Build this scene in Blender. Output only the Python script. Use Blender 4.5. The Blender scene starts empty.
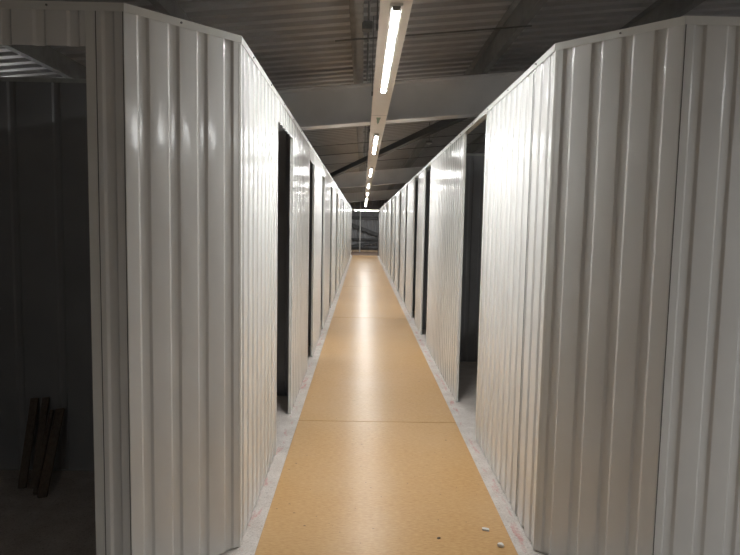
import bpy, bmesh, math, random
from mathutils import Vector, Matrix
random.seed(7)
C = bpy.context.scene.collection

# ------------------------------------------------------------------ materials
def new_mat(name):
    m = bpy.data.materials.new(name); m.use_nodes = True
    nt = m.node_tree; b = nt.nodes['Principled BSDF']
    return m, nt, b
def N(nt, t, **kw):
    n = nt.nodes.new(t)
    for k, v in kw.items():
        if k in n.inputs.keys(): n.inputs[k].default_value = v
        else: setattr(n, k, v)
    return n
def coords(nt, scale=(1, 1, 1)):
    tc = N(nt, 'ShaderNodeTexCoord'); mp = N(nt, 'ShaderNodeMapping')
    mp.inputs['Scale'].default_value = scale
    nt.links.new(tc.outputs['Object'], mp.inputs['Vector'])
    return mp.outputs['Vector']
def noise(nt, vec, scale, detail=3, rough=.5):
    n = N(nt, 'ShaderNodeTexNoise'); n.inputs['Scale'].default_value = scale
    n.inputs['Detail'].default_value = detail; n.inputs['Roughness'].default_value = rough
    nt.links.new(vec, n.inputs['Vector']); return n.outputs['Fac']
def ramp(nt, fac, stops):
    r = N(nt, 'ShaderNodeValToRGB'); e = r.color_ramp.elements
    e[0].position, e[0].color = stops[0][0], (*stops[0][1], 1)
    e[1].position, e[1].color = stops[-1][0], (*stops[-1][1], 1)
    for p, c in stops[1:-1]:
        x = e.new(p); x.color = (*c, 1)
    nt.links.new(fac, r.inputs['Fac']); return r.outputs['Color']
def mixc(nt, fac, a, b, mode='MIX'):
    m = N(nt, 'ShaderNodeMix', data_type='RGBA', blend_type=mode)
    for sock, v in ((m.inputs[0], fac), (m.inputs[6], a), (m.inputs[7], b)):
        if isinstance(v, bpy.types.NodeSocket): nt.links.new(v, sock)
        elif isinstance(v, (int, float)): sock.default_value = v
        else: sock.default_value = (*v, 1)
    return m.outputs[2]
def bump(nt, b, h, strength, dist=.01, prev=None):
    n = N(nt, 'ShaderNodeBump'); n.inputs['Strength'].default_value = strength
    n.inputs['Distance'].default_value = dist
    nt.links.new(h, n.inputs['Height'])
    if prev: nt.links.new(prev, n.inputs['Normal'])
    nt.links.new(n.outputs['Normal'], b.inputs['Normal']); return n.outputs['Normal']
def metal(name, col, rough=.4, metallic=0., var=.06, sc=4, spec=.5, bstr=0, bscale=(1, 1, 1), bsc=3, bdist=.01):
    m, nt, b = new_mat(name)
    v = coords(nt)
    f = noise(nt, v, sc, 4)
    c0 = tuple(max(0, x * (1 - var)) for x in col); c1 = tuple(min(1, x * (1 + var)) for x in col)
    nt.links.new(ramp(nt, f, [(.3, c0), (.7, c1)]), b.inputs['Base Color'])
    b.inputs['Roughness'].default_value = rough; b.inputs['Metallic'].default_value = metallic
    b.inputs['Specular IOR Level'].default_value = spec
    if bstr:
        bump(nt, b, noise(nt, coords(nt, bscale), bsc, 2), bstr, bdist)
    return m

WALLCOL = (.75, .745, .725)
M = {}
M['white'] = metal('white_coated_steel', WALLCOL, .15, 0, .025, 3, .6, 1.0, (1, 1, .55), 5.0, .006)
M['trimw'] = metal('white_flashing', (.76, .755, .72), .28, 0, .03, 6, .55)
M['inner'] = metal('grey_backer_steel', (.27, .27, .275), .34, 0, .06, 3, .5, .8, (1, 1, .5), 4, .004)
M['galv'] = metal('galvanised_steel', (.42, .42, .40), .5, .35, .15, 14, .5)
M['galvd'] = metal('dark_galvanised_steel', (.18, .18, .175), .5, .3, .15, 14, .5)
M['purlin'] = metal('weathered_galvanised_steel', (.24, .235, .225), .5, .2, .15, 9, .5)
M['beam'] = metal('grey_painted_steel', (.82, .81, .80), .45, 0, .06, 3, .4)
M['deck'] = metal('roof_deck_liner', (.44, .435, .435), .42, .1, .08, 2.2, .5)
M['trunk'] = metal('cream_trunking', (.74, .68, .61), .4, 0, .04, 5, .5)
M['housing'] = metal('lamp_housing', (.72, .71, .68), .35, 0, .02, 5)
M['black'] = metal('black_rubber', (.02, .02, .02), .6, 0, .1, 5)
M['brace'] = metal('dark_brace_steel', (.05, .05, .05), .5, 0, .1, 5)
M['plaster'] = metal('broken_plasterboard', (.75, .72, .68), .8, 0, .08, 60)
M['clad'] = metal('grey_cladding', (.25, .25, .255), .5, 0, .08, 2)
M['rail'] = metal('sheeting_rail', (.08, .08, .08), .5, .2, .1, 5)
M['ply'] = metal('pale_timber', (.52, .38, .25), .6, 0, .15, 5)
M['sticker'] = metal('green_sticker', (.16, .27, .18), .5, 0, .05, 5)

m, nt, b = new_mat('led_diffuser')
b.inputs['Base Color'].default_value = (.9, .9, .9, 1)
b.inputs['Emission Color'].default_value = (.985, .995, .985, 1)
b.inputs['Emission Strength'].default_value = 150
M['led'] = m

m, nt, b = new_mat('dark_timber')
v = coords(nt, (30, 30, 3)); f = noise(nt, v, 3, 5)
nt.links.new(ramp(nt, f, [(.3, (.085, .06, .045)), (.7, (.14, .105, .08))]), b.inputs['Base Color'])
b.inputs['Roughness'].default_value = .7
M['wood'] = m

# tan hardboard of the corridor floor: streaks across, specks, scuffs
m, nt, b = new_mat('tan_hardboard')
v1 = coords(nt, (1.3, 5, 1)); f1 = noise(nt, v1, 26, 5, .6)
base = ramp(nt, f1, [(.28, (.47, .265, .10)), (.5, (.56, .34, .148)), (.72, (.63, .41, .195))])
f2 = noise(nt, coords(nt), 1.3, 3)
base = mixc(nt, ramp(nt, f2, [(.35, (0, 0, 0)), (.7, (.35, .35, .35))]), base, (.60, .41, .23))
v3 = coords(nt, (1, 3.2, 1)); f3 = noise(nt, v3, 75, 3, .6)
base = mixc(nt, ramp(nt, f3, [(.55, (0, 0, 0)), (.85, (.30, .30, .30))]), base, (.36, .20, .09))
f4 = noise(nt, coords(nt, (1, 1.6, 1)), 30, 2)
base = mixc(nt, ramp(nt, f4, [(.735, (0, 0, 0)), (.75, (.85, .85, .85))]), base, (.12, .07, .04))
nt.links.new(base, b.inputs['Base Color'])
b.inputs['Roughness'].default_value = .30
bump(nt, b, noise(nt, coords(nt, (1, 1.6, 1)), 8, 3), .30, .004)
b.inputs['Specular IOR Level'].default_value = .13
M['board'] = m

# dusty grey sub-floor with speckle and red marker scuffs along the setting-out lines
m, nt, b = new_mat('dusty_subfloor')
tc = N(nt, 'ShaderNodeTexCoord'); sx = N(nt, 'ShaderNodeSeparateXYZ'); nt.links.new(tc.outputs['Object'], sx.inputs[0])
f1 = noise(nt, coords(nt), 7, 5, .6)
base = ramp(nt, f1, [(.3, (.46, .40, .36)), (.55, (.56, .51, .47)), (.75, (.66, .61, .57))])
f2 = noise(nt, coords(nt), 110, 3, .7)
base = mixc(nt, ramp(nt, f2, [(.45, (0, 0, 0)), (.68, (.6, .6, .6))]), base, (.76, .72, .67))
base = mixc(nt, ramp(nt, noise(nt, coords(nt), 60, 3, .7), [(.56, (0, 0, 0)), (.66, (.5, .5, .5))]), base, (.22, .18, .16))
def near(val, c, w):
    a = N(nt, 'ShaderNodeMath', operation='SUBTRACT'); nt.links.new(val, a.inputs[0]); a.inputs[1].default_value = c
    d = N(nt, 'ShaderNodeMath', operation='ABSOLUTE'); nt.links.new(a.outputs[0], d.inputs[0])
    e = N(nt, 'ShaderNodeMath', operation='LESS_THAN'); nt.links.new(d.outputs[0], e.inputs[0]); e.inputs[1].default_value = w
    return e.outputs[0]
la = near(sx.outputs['X'], -.557, .022); lb = near(sx.outputs['X'], .845, .022)
sm = N(nt, 'ShaderNodeMath', operation='MAXIMUM'); nt.links.new(la, sm.inputs[0]); nt.links.new(lb, sm.inputs[1])
red = ramp(nt, noise(nt, coords(nt, (3, 1, 1)), 4.5, 4, .7), [(.54, (0, 0, 0)), (.64, (.45, .45, .45))])
ml = N(nt, 'ShaderNodeMath', operation='MULTIPLY'); nt.links.new(red, ml.inputs[0]); nt.links.new(sm.outputs[0], ml.inputs[1])
base = mixc(nt, ml.outputs[0], base, (.50, .10, .09))
nt.links.new(base, b.inputs['Base Color']); b.inputs['Roughness'].default_value = .75
bump(nt, b, f2, .25, .003)
M['sub'] = m
M['brownfloor'] = metal('brown_floor', (.20, .135, .10), .6, 0, .1, 4)

# ------------------------------------------------------------------ mesh helpers
def link(name, bm, mat, parent=None, smooth=False, loc=None):
    bmesh.ops.recalc_face_normals(bm, faces=bm.faces[:])
    me = bpy.data.meshes.new(name); bm.to_mesh(me); bm.free()
    if smooth:
        for p in me.polygons: p.use_smooth = True
    o = bpy.data.objects.new(name, me); C.objects.link(o)
    me.materials.append(mat)
    if parent:
        o.parent = parent
        o.location = (0, 0, 0) if parent.parent else -parent.location     # meshes are written in world coordinates
    return o
def empty(name, loc, label, cat, group=None):
    o = bpy.data.objects.new(name, None); C.objects.link(o); o.location = loc
    o.empty_display_size = .1
    tag(o, label, cat, group); return o
def tag(o, label, cat, group=None):
    o['label'] = label; o['category'] = cat
    if group: o['group'] = group
    return o
def structure(o): o['kind'] = 'structure'; return o
def box(bm, a, b_, bevel=0):
    g = bmesh.ops.create_cube(bm, size=1)
    vs = g['verts']
    for v in vs:
        v.co = Vector([(a[i] + b_[i]) / 2 + v.co[i] * (b_[i] - a[i]) for i in range(3)])
    if bevel:
        es = list({e for v in vs for e in v.link_edges})
        bmesh.ops.bevel(bm, geom=es, offset=bevel, segments=1, affect='EDGES')
def boxm(a, b_, bevel=0):
    bm = bmesh.new(); box(bm, a, b_, bevel); return bm
def obox(bm, o, ux, uy, uz, a, b_):
    """box in a local frame"""
    P = [[a[0], b_[0]], [a[1], b_[1]], [a[2], b_[2]]]
    v = [bm.verts.new(Vector(o) + ux * P[0][i] + uy * P[1][j] + uz * P[2][k]) for i in (0, 1) for j in (0, 1) for k in (0, 1)]
    for f in ((0, 1, 3, 2), (4, 6, 7, 5), (0, 4, 5, 1), (2, 3, 7, 6), (0, 2, 6, 4), (1, 5, 7, 3)):
        bm.faces.new([v[i] for i in f])
def tube(bm, p0, p1, r, seg=10):
    p0, p1 = Vector(p0), Vector(p1); d = p1 - p0; L = d.length; d.normalize()
    q = d.to_track_quat('Z', 'Y').to_matrix()
    rings = []
    for t in (0, L):
        rings.append([bm.verts.new(p0 + d * t + q @ Vector((r * math.cos(a), r * math.sin(a), 0))) for a in [2 * math.pi * i / seg for i in range(seg)]])
    for i in range(seg):
        bm.faces.new([rings[0][i], rings[0][(i + 1) % seg], rings[1][(i + 1) % seg], rings[1][i]])
    bm.faces.new(rings[0][::-1]); bm.faces.new(rings[1])
def extrude_profile(bm, pts, vec, closed=True):
    """pts: list of 3D points of a closed outline, extruded by vec"""
    a = [bm.verts.new(Vector(p)) for p in pts]; b_ = [bm.verts.new(Vector(p) + Vector(vec)) for p in pts]
    n = len(pts)
    for i in range(n):
        j = (i + 1) % n
        bm.faces.new([a[i], a[j], b_[j], b_[i]])
    bm.faces.new(a[::-1]); bm.faces.new(b_)

PITCH, GW, GS, GD, TH = .1342, .052, .0095, .0095, .0016
def bends(q, rr=.0028):
    """round the four folds of one groove"""
    ext = [(q[0][0] - .02, 0)] + q + [(q[3][0] + .02, 0)]; out = []
    for i in range(1, 5):
        a, c, e = (Vector(ext[i - 1]), Vector(ext[i]), Vector(ext[i + 1]))
        u, v = (a - c).normalized() * rr, (e - c).normalized() * rr
        for t in (0, .33, .67, 1):
            p = (c + u) * (1 - t) ** 2 + c * 2 * t * (1 - t) + (c + v) * t * t
            out.append((p.x, p.y))
    return out
def groove_pts(L, phase=.038, pitch=PITCH, gw=GW, gd=GD, gs=GS, s_off=0.0):
    """(s, depth) along a sheet of length L; s_off = distance already used on the run"""
    pts = [(0, 0)]
    k = math.floor((s_off - phase) / pitch) - 1
    while True:
        s = phase + k * pitch - s_off
        if s > L - gw - .004: break
        if s > .004:
            pts += bends([(s, 0), (s + gs, gd), (s + gw - gs, gd), (s + gw, 0)])
        k += 1
    pts.append((L, 0)); return pts
def sheet(name, p0, d, inw, L, z0, z1, mat, parent, **kw):
    """ribbed sheet: starts at p0, runs along d, grooves sink towards inw"""
    pts = groove_pts(L, **kw)
    d = Vector((d[0], d[1], 0)); n = Vector((inw[0], inw[1], 0)); o = Vector((p0[0], p0[1], 0))
    bm = bmesh.new()
    loop = [o + d * s + n * q for s, q in pts] + [o + d * s + n * (q + TH) for s, q in reversed(pts)]
    nn = len(pts)
    lo = [bm.verts.new(p + Vector((0, 0, z0))) for p in loop]; hi = [bm.verts.new(p + Vector((0, 0, z1))) for p in loop]
    m_ = len(loop)
    for i in range(m_):
        j = (i + 1) % m_
        bm.faces.new([lo[i], lo[j], hi[j], hi[i]])
    for i in range(nn - 1):
        j = m_ - 1 - i
        bm.faces.new([lo[i], lo[i + 1], lo[j - 1], lo[j]]); bm.faces.new([hi[i], hi[i + 1], hi[j - 1], hi[j]])
    o_ = link(name, bm, mat, parent, True)
    o_.data.set_sharp_from_angle(angle=math.radians(30))
    return o_

# ------------------------------------------------------------------ key dimensions (metres)
XL, XR, YC, H = -.5765, .8825, 2.863, 2.4555      # corridor faces, near corners, partition height
CH = .382                                          # chamfer leg
YL, YR = YC - CH - .0, YC - CH                     # outer walls (facing the camera aisle)
YL = 2.478; YR = 2.470
XOL, XOR = XL - (YC - YL), XR + (YC - YR)
YEND = 31.9
HEAD = 2.288
s2 = 2 ** -.5

ORD = ['first', 'second', 'third', 'fourth', 'fifth', 'sixth', 'seventh', 'eighth', 'ninth', 'tenth', 'eleventh', 'twelfth', 'thirteenth', 'fourteenth', 'fifteenth', 'sixteenth']

# ------------------------------------------------------------------ setting
bm = boxm((-5, -6.4, -.12), (8.2, 36.2, 0)); structure(link('floor', bm, M['sub']))
# corridor covering: hardboard sheets butted, one mesh with small joints
bm = bmesh.new()
js = [-5.4, -2.8, -.2, 2.2, 4.79, 7.77, 10.33, 13.02, 15.6, 18.3, 20.9, 23.5, 26.1, 28.8, YEND]
for a, c in zip(js[:-1], js[1:]):
    box(bm, (-.4937, a + .003, .0), (.7932, c - .003, .005 if js.index(a) % 2 else .0062), .0012)
structure(link('floor', bm, M['board']))

structure(link('floor', boxm((-4.9, YEND + .002, 0), (8.1, 36.1, .004)), M['brownfloor']))
RS = .098                                          # roof slope, rising to the right
def roofz(x, base): return base + RS * x
# roof deck, ribs run up the slope (along X)
bm = bmesh.new()
pitch = .195; y = -6.435; prof = []
while y < 36.2:
    prof += [(y, 0), (y + .08, 0), (y + .10, .034), (y + .175, .034)]
    y += pitch
prof.append((y, 0))
x0, x1 = -5.0, 8.2; DB = 2.707 + .4125 + .206
va = [bm.verts.new((x0, p[0], roofz(x0, DB) + p[1])) for p in prof]; vb = [bm.verts.new((x1, p[0], roofz(x1, DB) + p[1])) for p in prof]
vc = [bm.verts.new((x0, p[0], roofz(x0, DB) + p[1] + .004)) for p in prof]; vd = [bm.verts.new((x1, p[0], roofz(x1, DB) + p[1] + .004)) for p in prof]
for i in range(len(prof) - 1):
    bm.faces.new([va[i], va[i + 1], vb[i + 1], vb[i]]); bm.faces.new([vc[i], vd[i], vd[i + 1], vc[i + 1]])
structure(link('ceiling', bm, M['deck']))
# outer shell of the warehouse floor
def clad_wall(name, p0, d, inw, L, z1, mat='clad'):
    o = sheet(name, p0, d, inw, L, 0, z1, M[mat], None, pitch=.2, gw=.06, gd=.03, gs=.02)
    structure(o)
clad_wall('wall_left', (-5, -6.4), (0, 1), (-1, 0), 42.6, 2.62)
clad_wall('wall_right', (8.2, 36.2), (0, -1), (1, 0), 42.6, 3.9)
clad_wall('wall_near', (8.2, -6.4), (-1, 0), (0, -1), 13.2, 3.95, 'white')
clad_wall('wall_far', (-5, 36.2), (1, 0), (0, 1), 13.2, 3.95)

# ------------------------------------------------------------------ partitions
THK = .020
def jamb(p, d, inw, parent, w=.034, z1=H - .004, name='jamb'):
    """U-shaped end channel closing a panel end; d points into the panel"""
    d = Vector((*d, 0)); n = Vector((*inw, 0)); o = Vector((*p, 0)); z = Vector((0, 0, 1))
    bm = bmesh.new()
    obox(bm, o, d, n, z, (-.0015, -.0022, .001), (w, -.0004, z1))
    obox(bm, o, d, n, z, (-.0015, -.0004, .001), (.0005, THK, z1))
    obox(bm, o, d, n, z, (-.0015, THK, .001), (w, THK + .0016, z1))
    return link(name, bm, M['trimw'], parent)
def base_track(p, d, inw, L, parent):
    d = Vector((*d, 0)); n = Vector((*inw, 0)); o = Vector((*p, 0)); z = Vector((0, 0, 1))
    bm = bmesh.new()
    obox(bm, o, d, n, z, (0, .0115, 0), (L, .040, .0016))
    obox(bm, o, d, n, z, (0, .0165, .0016), (L, .018, .030))
    return link('base_track', bm, M['trimw'], parent)
def lap(p, d, inw, s, parent):
    """dark lap joint between two sheets"""
    d = Vector((*d, 0)); n = Vector((*inw, 0)); o = Vector((*p, 0)); z = Vector((0, 0, 1))
    bm = bmesh.new()
    obox(bm, o, d, n, z, (s, -.0022, .012), (s + .0022, -.0002, H - .03))
    return link('lap_joint', bm, M['black'], parent)
def cap(name, p0, p1, inw, label, group=None, k0=0., k1=0.):
    """top capping channel along a run"""
    a, b_ = Vector((*p0, 0)), Vector((*p1, 0)); d = (b_ - a); L = d.length; d.normalize(); n = Vector((*inw, 0)); z = Vector((0, 0, 1))
    t = empty(name, ((p0[0] + p1[0]) / 2, (p0[1] + p1[1]) / 2, H - .04), label, 'capping rail', group)
    bm = bmesh.new()
    outer, inner = -.0045, .040
    # mitred ends: k0,k1 shift the inner edge
    def quadprism(q0, q1, z0, z1):
        pts = [a + d * (k0 * q0) + n * q0, a + d * (L + k1 * q0) + n * q0, a + d * (L + k1 * q1) + n * q1, a + d * (k0 * q1) + n * q1]
        extrude_profile(bm, [p + z * z0 for p in pts], z * (z1 - z0))
    quadprism(outer, inner, H, H + .002)
    quadprism(outer, outer + .0016, H - .031, H)
    quadprism(inner - .0016, inner, H - .031, H)
    ch = link('channel', bm, M['trimw'], t)
    # screws
    s = .3
    while s < L - .05 and s < 9:
        c = a + d * s + n * (outer - .0012) + z * (H - .014); bm = bmesh.new()
        tube(bm, c + n * .0015, c - n * .0035, .0045, 8); s += .6
        link('screw', bm, M['galvd'], ch)
    return t
def panel_run(name, p0, d, inw, L, label, cat='partition panel', group=None, s_off=0., jamb0=False, jamb1=False, header=None, laps=(), corner=None, z0=.008, **kw):
    t = empty(name, (p0[0] + d[0] * L / 2, p0[1] + d[1] * L / 2, 0), label, cat, group)
    rs = sheet('ribbed_sheet', p0, d, inw, L, z0, H - .002, M['white'], t, s_off=s_off, **kw)
    # galvanised inner lining so the rooms behind stay steel-lined
    dv = Vector((*d, 0)); n = Vector((*inw, 0)); z = Vector((0, 0, 1))
    if jamb0: jamb(p0, d, inw, t)
    if jamb1: jamb((p0[0] + d[0] * L, p0[1] + d[1] * L), (-d[0], -d[1]), inw, t)
    base_track(p0, d, inw, L, t)
    for s in laps: lap(p0, d, inw, s, rs)
    if header:   # header sheet over the doorway that follows the panel
        q = (p0[0] + d[0] * (L + .003), p0[1] + d[1] * (L + .003))
        sheet('door_header', q, d, inw, header - .006, HEAD, H - .002, M['white'], t, s_off=s_off + L)
    return t

# left corridor face: sheets between the doorways; (door start, door end)
doorsL = [(4.09, 4.965), (6.50, 7.17), (8.52, 9.12), (10.80, 11.5), (13.15, 13.95), (15.5, 16.3), (17.85, 18.65), (20.2, 21.0), (22.55, 23.35), (24.9, 25.7), (27.25, 28.05), (29.6, 30.4)]
doorsR = [(4.425, 5.385), (7.97, 8.79), (9.73, 10.49), (11.98, 12.62), (13.95, 14.65), (16.1, 16.85), (18.2, 18.95), (20.3, 21.05), (22.4, 23.15), (24.5, 25.25), (26.6, 27.35), (28.7, 29.45)]
def segs(doors):
    s = []; y = YC
    for a, b_ in doors:
        s.append((y, a, b_)); y = b_
    s.append((y, YEND, None)); return s
def nth_label(i, n, side, extra):
    if i == 0: return f'white ribbed steel panel on the {side}, running from the near corner to the nearest doorway'
    if i == n - 1: return f'white ribbed steel panel at the far end of the {side} wall, beside the end opening'
    return f'white ribbed steel panel of the {side} wall, {ORD[i]} from the near corner{extra}'
SL, SR = segs(doorsL), segs(doorsR)
for i, (a, b_, nx) in enumerate(SL):
    panel_run('partition_panel', (XL, a), (0, 1), (-1, 0), b_ - a, nth_label(i, len(SL), 'left', ', with header over doorway'), group='corridor partition panels on the left',
              s_off=a - YC, jamb0=i > 0, jamb1=nx is not None, header=(nx - b_) if nx else None)
for i, (a, b_, nx) in enumerate(SR):
    panel_run('partition_panel', (XR, a), (0, 1), (1, 0), b_ - a, nth_label(i, len(SR), 'right', ''), group='corridor partition panels on the right',
              s_off=a - YC, jamb0=i > 0, jamb1=nx is not None, laps=(.355,) if i == 0 else (), phase=.042)
cap('capping_rail', (XL, YC), (XL, YEND), (-1, 0), 'white steel capping rail along the top of the left corridor wall', k0=-math.tan(math.radians(22.5)))
cap('capping_rail', (XR, YC), (XR, YEND), (1, 0), 'white steel capping rail along the top of the right corridor wall, bridging open doorways', k0=-math.tan(math.radians(22.5)))
# near corner flashings as parts of the chamfer panels
def corner_trim(x, y, parent, d1, d2, n1, n2, w=.012):
    """folded angle over a corner: legs along d1 and d2"""
    bm = bmesh.new(); z = Vector((0, 0, 1)); o = Vector((x, y, 0))
    for d, n in ((d1, n1), (d2, n2)):
        d = Vector((*d, 0)); n = Vector((*n, 0))
        obox(bm, o - n * .0014, d, n, z, (-.0004, 0, .002), (w, .0008, H - .003))
    return link('corner_flashing', bm, M['trimw'], parent)
LCH = (YC - YL) / s2
# left chamfer: from inner corner outwards
dl, nl = (-s2, -s2), (-s2, s2)
t = panel_run('chamfer_panel', (XL, YC), dl, nl, LCH, 'grey-white ribbed steel panel cutting the corner between left corridor wall and camera aisle')
corner_trim(XL, YC, t, dl, (0, 1), nl, (-1, 0))
dr, nr = (s2, -s2), (s2, s2)
t = panel_run('chamfer_panel', (XR, YC), dr, nr, (YC - YR) / s2, 'grey-white ribbed steel panel cutting the corner on the right of the corridor')
corner_trim(XR, YC, t, dr, (0, 1), nr, (1, 0))
k = math.tan(math.radians(22.5))
cap('capping_rail', (XL, YC), (XOL, YL), nl, 'short capping rail on the angled corner panel at left', k0=k, k1=-k)
cap('capping_rail', (XR, YC), (XOR, YR), nr, 'short capping rail on the angled corner panel at right', k0=k, k1=-k)
# outer walls facing the camera
DX0, DX1 = -1.112, -2.02
t = panel_run('partition_panel', (XOL, YL), (-1, 0), (0, 1), XOL - DX0, 'narrow shaded ribbed panel at far left between the dark doorway and angled corner', jamb1=True, header=DX0 - DX1)
lap((XOL, YL), (-1, 0), (0, 1), .003, t); lap((XOL, YL), (-1, 0), (0, 1), .11, t)
panel_run('partition_panel', (DX1, YL), (-1, 0), (0, 1), 2.9, 'ribbed panel left of the dark doorway', s_off=XOL - DX1, jamb0=True)
cap('capping_rail', (XOL, YL), (-4.92, YL), (0, 1), 'capping rail above the dark doorway at far left', k0=k)
t = panel_run('partition_panel', (XOR, YR), (1, 0), (0, 1), 4.2, 'wide grey-white ribbed panel at the right edge, facing the camera')
lap((XOR, YR), (1, 0), (0, 1), .003, t)
cap('capping_rail', (XOR, YR), (XOR + 4.2, YR), (0, 1), 'capping rail on the panel at the right edge', k0=k)

# dividers between the units and their back walls
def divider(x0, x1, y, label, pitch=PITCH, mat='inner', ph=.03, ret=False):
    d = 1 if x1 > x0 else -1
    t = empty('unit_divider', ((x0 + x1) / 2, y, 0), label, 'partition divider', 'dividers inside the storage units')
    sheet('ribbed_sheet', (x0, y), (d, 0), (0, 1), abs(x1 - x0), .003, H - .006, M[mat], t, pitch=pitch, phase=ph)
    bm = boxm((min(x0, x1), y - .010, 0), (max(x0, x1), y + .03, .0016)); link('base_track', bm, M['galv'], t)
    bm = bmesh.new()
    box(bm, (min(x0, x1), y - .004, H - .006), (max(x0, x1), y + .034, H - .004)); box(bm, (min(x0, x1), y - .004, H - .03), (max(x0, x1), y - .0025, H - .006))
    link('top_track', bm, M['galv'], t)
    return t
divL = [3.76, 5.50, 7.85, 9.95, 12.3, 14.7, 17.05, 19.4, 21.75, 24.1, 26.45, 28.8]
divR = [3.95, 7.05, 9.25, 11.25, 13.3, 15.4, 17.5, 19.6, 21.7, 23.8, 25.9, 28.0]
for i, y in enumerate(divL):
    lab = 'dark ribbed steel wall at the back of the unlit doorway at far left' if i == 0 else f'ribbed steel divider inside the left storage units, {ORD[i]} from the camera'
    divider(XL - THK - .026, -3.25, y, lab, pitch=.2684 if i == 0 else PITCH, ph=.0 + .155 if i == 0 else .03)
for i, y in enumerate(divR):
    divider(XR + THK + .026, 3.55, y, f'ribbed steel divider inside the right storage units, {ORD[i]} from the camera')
def back(x, inw, y0, y1, label):
    t = empty('rear_partition', (x, (y0 + y1) / 2, 0), label, 'partition wall')
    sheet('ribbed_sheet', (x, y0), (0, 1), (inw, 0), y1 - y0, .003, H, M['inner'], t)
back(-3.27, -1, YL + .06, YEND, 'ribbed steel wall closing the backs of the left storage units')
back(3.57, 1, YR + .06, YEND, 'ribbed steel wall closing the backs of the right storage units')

# ------------------------------------------------------------------ roof steelwork
def ibeam(y, base_bot, depth, label):
    """rafter running along X up the slope"""
    L0, L1 = -4.95, 8.1
    bm = bmesh.new(); fw_, ft, wt = .22, .014, .010
    for (ya, yb, za, zb) in ((y - fw_ / 2, y + fw_ / 2, 0, ft), (y - wt / 2, y + wt / 2, ft, depth - ft), (y - fw_ / 2, y + fw_ / 2, depth - ft, depth)):
        pts = [Vector((L0, ya, roofz(L0, base_bot) + za)), Vector((L0, yb, roofz(L0, base_bot) + za)), Vector((L0, yb, roofz(L0, base_bot) + zb)), Vector((L0, ya, roofz(L0, base_bot) + zb))]
        extrude_profile(bm, pts, (L1 - L0, 0, RS * (L1 - L0)))
    return tag(link('roof_beam', bm, M['beam']), label, 'steel beam', 'roof beams crossing the corridor')
BB = 2.707
ibeam(6.73, BB, .4125, 'big pale grey steel roof beam crossing above the corridor, nearest the camera')
ibeam(17.3, BB, .4125, 'pale grey steel roof beam crossing halfway down the corridor')
ibeam(27.9, BB, .4125, 'steel roof beam crossing near the far end of the corridor')
# Z purlins on top of the beams
PB = BB + .4125 + .001
def purlin(x, label, y0=-6.3, y1=36.0):
    bm = bmesh.new(); zb = roofz(x, PB) + .004; h = .196; t_ = .003
    secs = [((x, zb), (x + .060, zb), (x + .060, zb + t_), (x, zb + t_)),
            ((x, zb + t_), (x + t_, zb + t_), (x + t_, zb + h - t_), (x, zb + h - t_)),
            ((x - .057, zb + h - t_), (x + t_, zb + h - t_), (x + t_, zb + h), (x - .057, zb + h)),
            ((x + .057, zb + t_), (x + .060, zb + t_), (x + .060, zb + .018), (x + .057, zb + .018))]
    for s in secs:
        extrude_profile(bm, [Vector((p[0], y0, p[1])) for p in s], (0, y1 - y0, 0))
    return tag(link('roof_purlin', bm, M['purlin']), label, 'purlin', 'roof purlins running with the corridor')
for x, lab in ((-4.0, 'galvanised roof purlin furthest left, seen through the dark doorway'),
               (-2.68, 'galvanised roof purlin seen over the far left wall'), (-1.38, 'galvanised roof purlin above the left angled corner'),
               (-.08, 'galvanised roof purlin just left of the light trunking'), (1.25, 'dark galvanised roof purlin between the trunking and right wall'),
               (2.55, 'dark galvanised roof purlin above the right angled corner'), (3.85, 'galvanised roof purlin furthest right')):
    purlin(x, lab)
# sag rods under the purlins, following the slope
def rod(y, xa, xb, label, r=.007, dz=-.006):
    bm = bmesh.new(); tube(bm, (xa, y, roofz(xa, PB) + dz), (xb, y, roofz(xb, PB) + dz), r)
    return tag(link('tie_rod', bm, M['galvd']), label, 'tie rod', 'tie rods between the roof purlins')
rod(5.05, -.25, 1.35, 'thin dark rod crossing under the roof beside the nearest light')
rod(11.25, -2.4, 3.1, 'thin dark rod under the roof just beyond the nearest beam')
rod(12.7, -2.4, 3.1, 'thin dark rod under the roof between second and third lights')
rod(14.6, -2.4, 3.1, 'thin dark rod under the roof just before the middle beam')
# electrical conduit beside the central purlin
t = empty('cable_conduit', (.045, 4, 3.0), 'dark cable conduit running beside the purlin left of the lights', 'conduit')
bm = bmesh.new(); zc = roofz(.03, PB) + .02; tube(bm, (.02, -2, zc), (.02, 6.6, zc), .009); tube(bm, (.02, 6.86, zc), (.02, 17.1, zc), .009); link('pipe', bm, M['galvd'], t)
for y in (3.0, 4.1, 5.2, 8.2, 10.2, 12.2): link('clip', boxm((-.012, y, zc - .013), (.024, y + .03, zc + .013)), M['galv'], t)
bm = boxm((-.03, 4.66, zc - .075), (.05, 4.74, zc - .012), .006); link('junction_box', bm, M['galvd'], t)
# diagonal wind brace in the bay beyond the first beam
def barobj(name, p0, p1, w, h, mat, label, cat):
    p0, p1 = Vector(p0), Vector(p1); d = (p1 - p0); L = d.length; d.normalize()
    n = d.cross(Vector((0, 0, 1))).normalized(); u = n.cross(d)
    bm = bmesh.new(); obox(bm, p0, d, n, u, (0, -w / 2, -h), (L, w / 2, -h + .008)); obox(bm, p0, d, n, u, (0, -w / 2, -h + .008), (L, -w / 2 + .008, 0))
    return tag(link(name, bm, mat), label, cat)
barobj('diagonal_brace', (1.375, 7.1, 3.05), (-1.43, 16.7, 2.72), .09, .09, M['brace'], 'dark diagonal steel angle crossing behind the nearest roof beam', 'steel brace')
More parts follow.
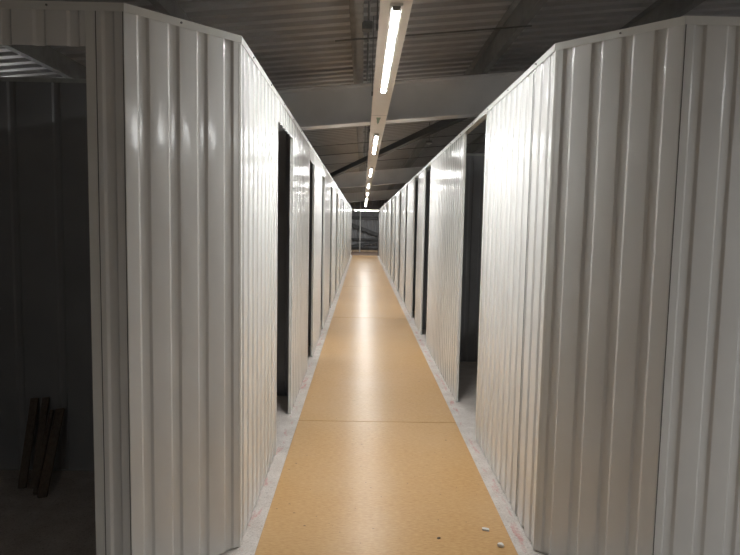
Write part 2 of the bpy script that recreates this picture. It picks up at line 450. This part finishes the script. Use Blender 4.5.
# bulkhead lamp hung under the roof right of the lights (unlit)
t = empty('bulkhead_lamp', (1.12, 10.5, 2.9), 'small unlit round lamp hanging below the roof right of the trunking', 'lamp')
bm = bmesh.new(); zt = roofz(1.12, PB); tube(bm, (1.12, 10.5, zt - .17), (1.12, 10.5, zt + .15), .008); link('stem', bm, M['galvd'], t)
bm = bmesh.new(); tube(bm, (1.12, 10.5, zt - .20), (1.12, 10.5, zt - .165), .06, 20); link('body', bm, M['galvd'], t)
bm = bmesh.new(); bmesh.ops.create_uvsphere(bm, u_segments=16, v_segments=8, radius=.05)
for v in bm.verts: v.co = Vector((1.12 + v.co.x, 10.5 + v.co.y, zt - .20 + v.co.z * .5))
link('glass_dome', bm, M['housing'], t, True)

# ------------------------------------------------------------------ trunking and lights
TX, TZ, TW, THh = .139, 2.63, .148, .055
P = 3.985; LY0 = 2.916; LL = 1.757
t = empty('light_trunking', (TX, 15, TZ), 'long cream steel trunking hung over the corridor, carrying the strip lights', 'trunking')
def trunk_sec(y0, y1, parent):
    bm = bmesh.new(); x0, x1 = TX - TW / 2, TX + TW / 2
    box(bm, (x0, y0, TZ), (x1, y1, TZ + .002)); box(bm, (x0, y0, TZ + .002), (x0 + .002, y1, TZ + THh)); box(bm, (x1 - .002, y0, TZ + .002), (x1, y1, TZ + THh))
    box(bm, (x0 + .002, y0, TZ + THh - .002), (x1 - .002, y1, TZ + THh))
    return link('trunking_length', bm, M['trunk'], parent)
ye = [-6.2, -2.207] + [LY0 + LL + 1.09 + P * i for i in range(-1, 8)]
ye = [y for y in ye if y < 32.6] + [33.3]
for a, c in zip(ye[:-1], ye[1:]): trunk_sec(a + .002, c - .002, t)
for y in ye[1:-1]: link('joint', boxm((TX - TW / 2 - .001, y - .003, TZ - .0006), (TX + TW / 2 + .001, y + .003, TZ + THh + .001)), M['galvd'], t)
for y in (-5.8, -2.6, 1.2, 3.35, 5.0, 6.9, 8.6, 11.0, 14.3, 17.6, 21, 24.3, 27.7, 31):
    bm = bmesh.new(); x = TX - TW / 2 - .006
    tube(bm, (x, y, TZ + .03), (x, y, roofz(x, PB) + .15), .003, 8)
    box(bm, (x - .006, y - .012, TZ + .02), (x + .006, y + .012, TZ + .05))
    link('hanger', bm, M['galvd'], t)
bm = bmesh.new()      # green arrow marker on the trunking underside
yy = LY0 + LL + 1.2
extrude_profile(bm, [Vector((TX - .004 + a, yy + c, TZ - .0012)) for a, c in ((-.022, 0), (.022, 0), (.009, .22), (.016, .22), (0, .38), (-.016, .22), (-.009, .22))], (0, 0, .001))
link('arrow_sticker', bm, M['sticker'], t)

def strip_light(c, axis, label, length=LL, zt=TZ, w=.060, group='strip lights along the trunking'):
    """housing + diffuser, long axis 'y' or 'x'; c = start point"""
    t = empty('ceiling_strip_light', (c[0], c[1], zt - .03), label, 'strip light', group)
    def B(s0, s1, q0, q1, z0, z1, bev=0):
        if axis == 'y': return boxm((c[0] + q0, c[1] + s0, z0), (c[0] + q1, c[1] + s1, z1), bev)
        return boxm((c[0] + s0, c[1] + q0, z0), (c[0] + s1, c[1] + q1, z1), bev)
    link('housing', B(-.03, length + .03, -w / 2, w / 2, zt - .014, zt - .0004, .002), M['housing'], t)
    # rounded diffuser
    bm = bmesh.new(); pr = []
    for i in range(9):
        a = math.pi * i / 8; pr.append((-.0155 * math.cos(a), -.014 - .0045 * math.sin(a)))
    pts = []
    for q, z in pr:
        pts.append(Vector((c[0] + q, c[1], zt + z)) if axis == 'y' else Vector((c[0], c[1] + q, zt + z)))
    extrude_profile(bm, pts, (0, length, 0) if axis == 'y' else (length, 0, 0))
    link('diffuser', bm, M['led'], t)
    for s in (-.03, length):
        link('end_cap', B(s, s + .03, -.019, .019, zt - .029, zt - .014, .002), M['galvd'] , t)
    return t
for i in range(8):
    lab = ('lit white strip light nearest the camera, largest under the trunking' if i == 0 else
           'lit strip light at the far end of the trunking' if i == 7 else f'lit strip light under the trunking, {ORD[i]} from the camera')
    strip_light((TX + .002, LY0 + P * i), 'y', lab)
strip_light((TX + .002, LY0 - 2 * P), 'y', 'unseen fill light added under the trunking behind the camera')  # extra lamp out of view, added to brighten the panels facing the camera
# cross aisle at the far end: its own trunking and light
t = empty('light_trunking', (.2, 34, 2.44), 'white trunking crossing the aisle beyond the end of the corridor', 'trunking')
link('trunking_length', boxm((-3.4, 33.94, 2.44), (4.2, 34.06, 2.495)), M['trunk'], t)
for x in (-1.5, 1.9):
    bm = bmesh.new(); tube(bm, (x, 34, 2.495), (x, 34, roofz(x, PB) + .19), .004, 8); link('hanger', bm, M['galvd'], t)
strip_light((-.49, 34), 'x', 'bright strip light set crosswise beyond the end of the corridor', 1.52, 2.44, group=None)
# light in the camera aisle, to the right and out of the picture
t = empty('light_trunking', (2.6, 1.32, TZ), 'cream trunking over the camera aisle to the right', 'trunking')
link('trunking_length', boxm((1.2, 1.25, TZ), (7.0, 1.39, TZ + .055)), M['trunk'], t)
for x in (2.0, 4.5):
    bm = bmesh.new(); tube(bm, (x, 1.32, TZ + .055), (x, 1.32, roofz(x, PB) + .15), .004, 8); link('hanger', bm, M['galvd'], t)
strip_light((2.75, 1.32), 'x', 'strip light over the camera aisle to the right', 1.757, TZ, group=None)
# lights in the neighbouring corridors
for (x, y) in ((-4.0, 5.4), (4.6, 4.2), (-4.0, 13), (4.6, 13)):
    bm = bmesh.new()
    s = strip_light((x, y), 'y', 'strip light in the neighbouring corridor', 1.47, roofz(x, PB) - (.03 if x < 0 else .16), group='strip lights in the neighbouring corridors')
    zt = roofz(x, PB) - (.03 if x < 0 else .16)
    for q in (.2, 1.27):
        bm2 = bmesh.new(); tube(bm2, (x, y + q, zt - .001), (x, y + q, roofz(x, PB) + .16), .004, 8); link('hanger', bm2, M['galvd'], s)
    bm.free()

# ------------------------------------------------------------------ far end
YF = 36.17
def railx(z, h, label, x0=-3.5, x1=4.5):
    return tag(link('sheeting_rail', boxm((x0, YF - .10, z), (x1, YF - .03, z + h)), M['rail']), label, 'rail')
railx(.72, .11, 'dark horizontal steel rail on the far end wall at waist height')
railx(.20, .07, 'dark steel rail low on the far end wall')
railx(1.93, .2, 'dark steel rail high on the far end wall')
barobj('frame_brace', (-1.2, YF - .13, 1.92), (2.2, YF - .13, .70), .06, .22, M['rail'], 'dark diagonal brace sloping down to the right on the far wall', 'steel brace')
barobj('frame_brace', (-1.2, YF - .19, .30), (2.2, YF - .19, 1.0), .06, .12, M['rail'], 'lower diagonal brace rising to the right on the far wall', 'steel brace')
bm = bmesh.new(); tube(bm, (-.14, YF - .35, .004), (-.14, YF - .35, 2.95), .035, 12); tag(link('white_pipe', bm, M['housing']), 'thin white vertical pipe standing at the far end wall', 'pipe')
tag(link('skirting_board', boxm((-3.2, 35.95, .004), (3.5, 36.0, .13)), M['ply']), 'pale timber kickboard on the floor at the far end wall', 'board')
for x in (-.63, .93):
    tag(link('end_post', boxm((x - .10 if x > 0 else x - .03, YEND + .02, .004), (x + .03, YEND + .09, H)), M['rail']),
        'dark steel post closing the ' + ('left' if x < 0 else 'right') + ' corridor wall at the far end', 'post')

# ------------------------------------------------------------------ loose things
def offcut(p0, p1, w, th, label):
    """narrow timber strip leaning from floor point p0 to wall point p1"""
    p0, p1 = Vector(p0), Vector(p1); d = (p1 - p0); L = d.length; d.normalize()
    n = Vector((1, 0, 0)); n = (n - d * n.dot(d)).normalized(); u = d.cross(n)
    if u.y > 0: u = -u
    bm = bmesh.new(); obox(bm, p0, n, u, d, (-w / 2, 0, 0), (w / 2, th, L))
    bmesh.ops.bevel(bm, geom=bm.edges[:], offset=.0015, segments=1, affect='EDGES')
    return tag(link('timber_offcut', bm, M['wood']), label, 'timber offcut', 'timber offcuts leaning in the dark unit')
offcut((-1.985, 3.47, .008), (-2.045, 3.745, .47), .046, .018, 'leftmost brown timber strip leaning in the dark unit')
offcut((-1.915, 3.47, .008), (-1.975, 3.745, .475), .040, .018, 'second brown timber strip from left leaning in the dark unit')
offcut((-1.86, 3.38, .008), (-1.925, 3.72, .40), .022, .022, 'thin brown timber strip between wider ones in the dark unit')
offcut((-1.805, 3.35, .008), (-1.875, 3.72, .41), .052, .018, 'rightmost brown timber strip leaning in the dark unit')

def chip(x, y, sx_, sy_, sz, rot, seed, label, mat='plaster'):
    r = random.Random(seed)
    bm = bmesh.new(); bmesh.ops.create_cube(bm, size=1); bmesh.ops.subdivide_edges(bm, edges=bm.edges[:], cuts=1)
    zz = .0068
    for v in bm.verts:
        c = v.co.copy(); j = Vector([r.uniform(-.2, .2) for _ in range(3)])
        if c.z < -.4: j.z = 0
        c = c + j
        c = Matrix.Rotation(rot, 3, 'Z') @ Vector((c.x * sx_, c.y * sy_, c.z * sz))
        v.co = c + Vector((x, y, zz + sz / 2))
    return tag(link('plaster_chip', bm, M[mat]), label, 'debris', 'chips of debris on the corridor floor')
chip(.680, 3.045, .030, .018, .008, -.3, 1, 'flat grey-white chip on the tan floor, further of the two pale ones')
chip(.722, 2.885, .026, .022, .014, -.3, 2, 'small white block chip on the tan floor nearest the right corner')
chip(.420, 2.955, .014, .008, .005, .4, 3, 'tiny brown crumb on the tan floor left of the white chips', 'wood')

# ------------------------------------------------------------------ world, camera, view
w = bpy.data.worlds.new('World'); bpy.context.scene.world = w; w.use_nodes = True
w.node_tree.nodes['Background'].inputs[0].default_value = (.02, .02, .022, 1)
w.node_tree.nodes['Background'].inputs[1].default_value = .3

cam = bpy.data.cameras.new('Camera'); co = bpy.data.objects.new('Camera', cam); C.objects.link(co)
F = 601.68; pit, yaw, rol = -.0864, -.0140, .0193
cy, sy, cp, sp = math.cos(yaw), math.sin(yaw), math.cos(pit), math.sin(pit)
fw = Vector((-sy * cp, cy * cp, sp)); rt = Vector((cy, sy, 0)); up = rt.cross(fw)
c_, s_ = math.cos(rol), math.sin(rol)
rt, up = rt * c_ + up * s_, -rt * s_ + up * c_
mw = Matrix.Identity(4)
for i in range(3):
    mw[i][0] = rt[i]; mw[i][1] = up[i]; mw[i][2] = -fw[i]
mw[0][3], mw[1][3], mw[2][3] = 0, 0, 1.6
co.matrix_world = mw
cam.sensor_fit = 'HORIZONTAL'; cam.sensor_width = 36; cam.lens = 36 * F / 740; cam.clip_start = .02; cam.clip_end = 200
bpy.context.scene.camera = co
vs = bpy.context.scene.view_settings
vs.view_transform = 'Standard'; vs.look = 'None'; vs.gamma = 1; vs.exposure = .6; vs.use_curve_mapping = False
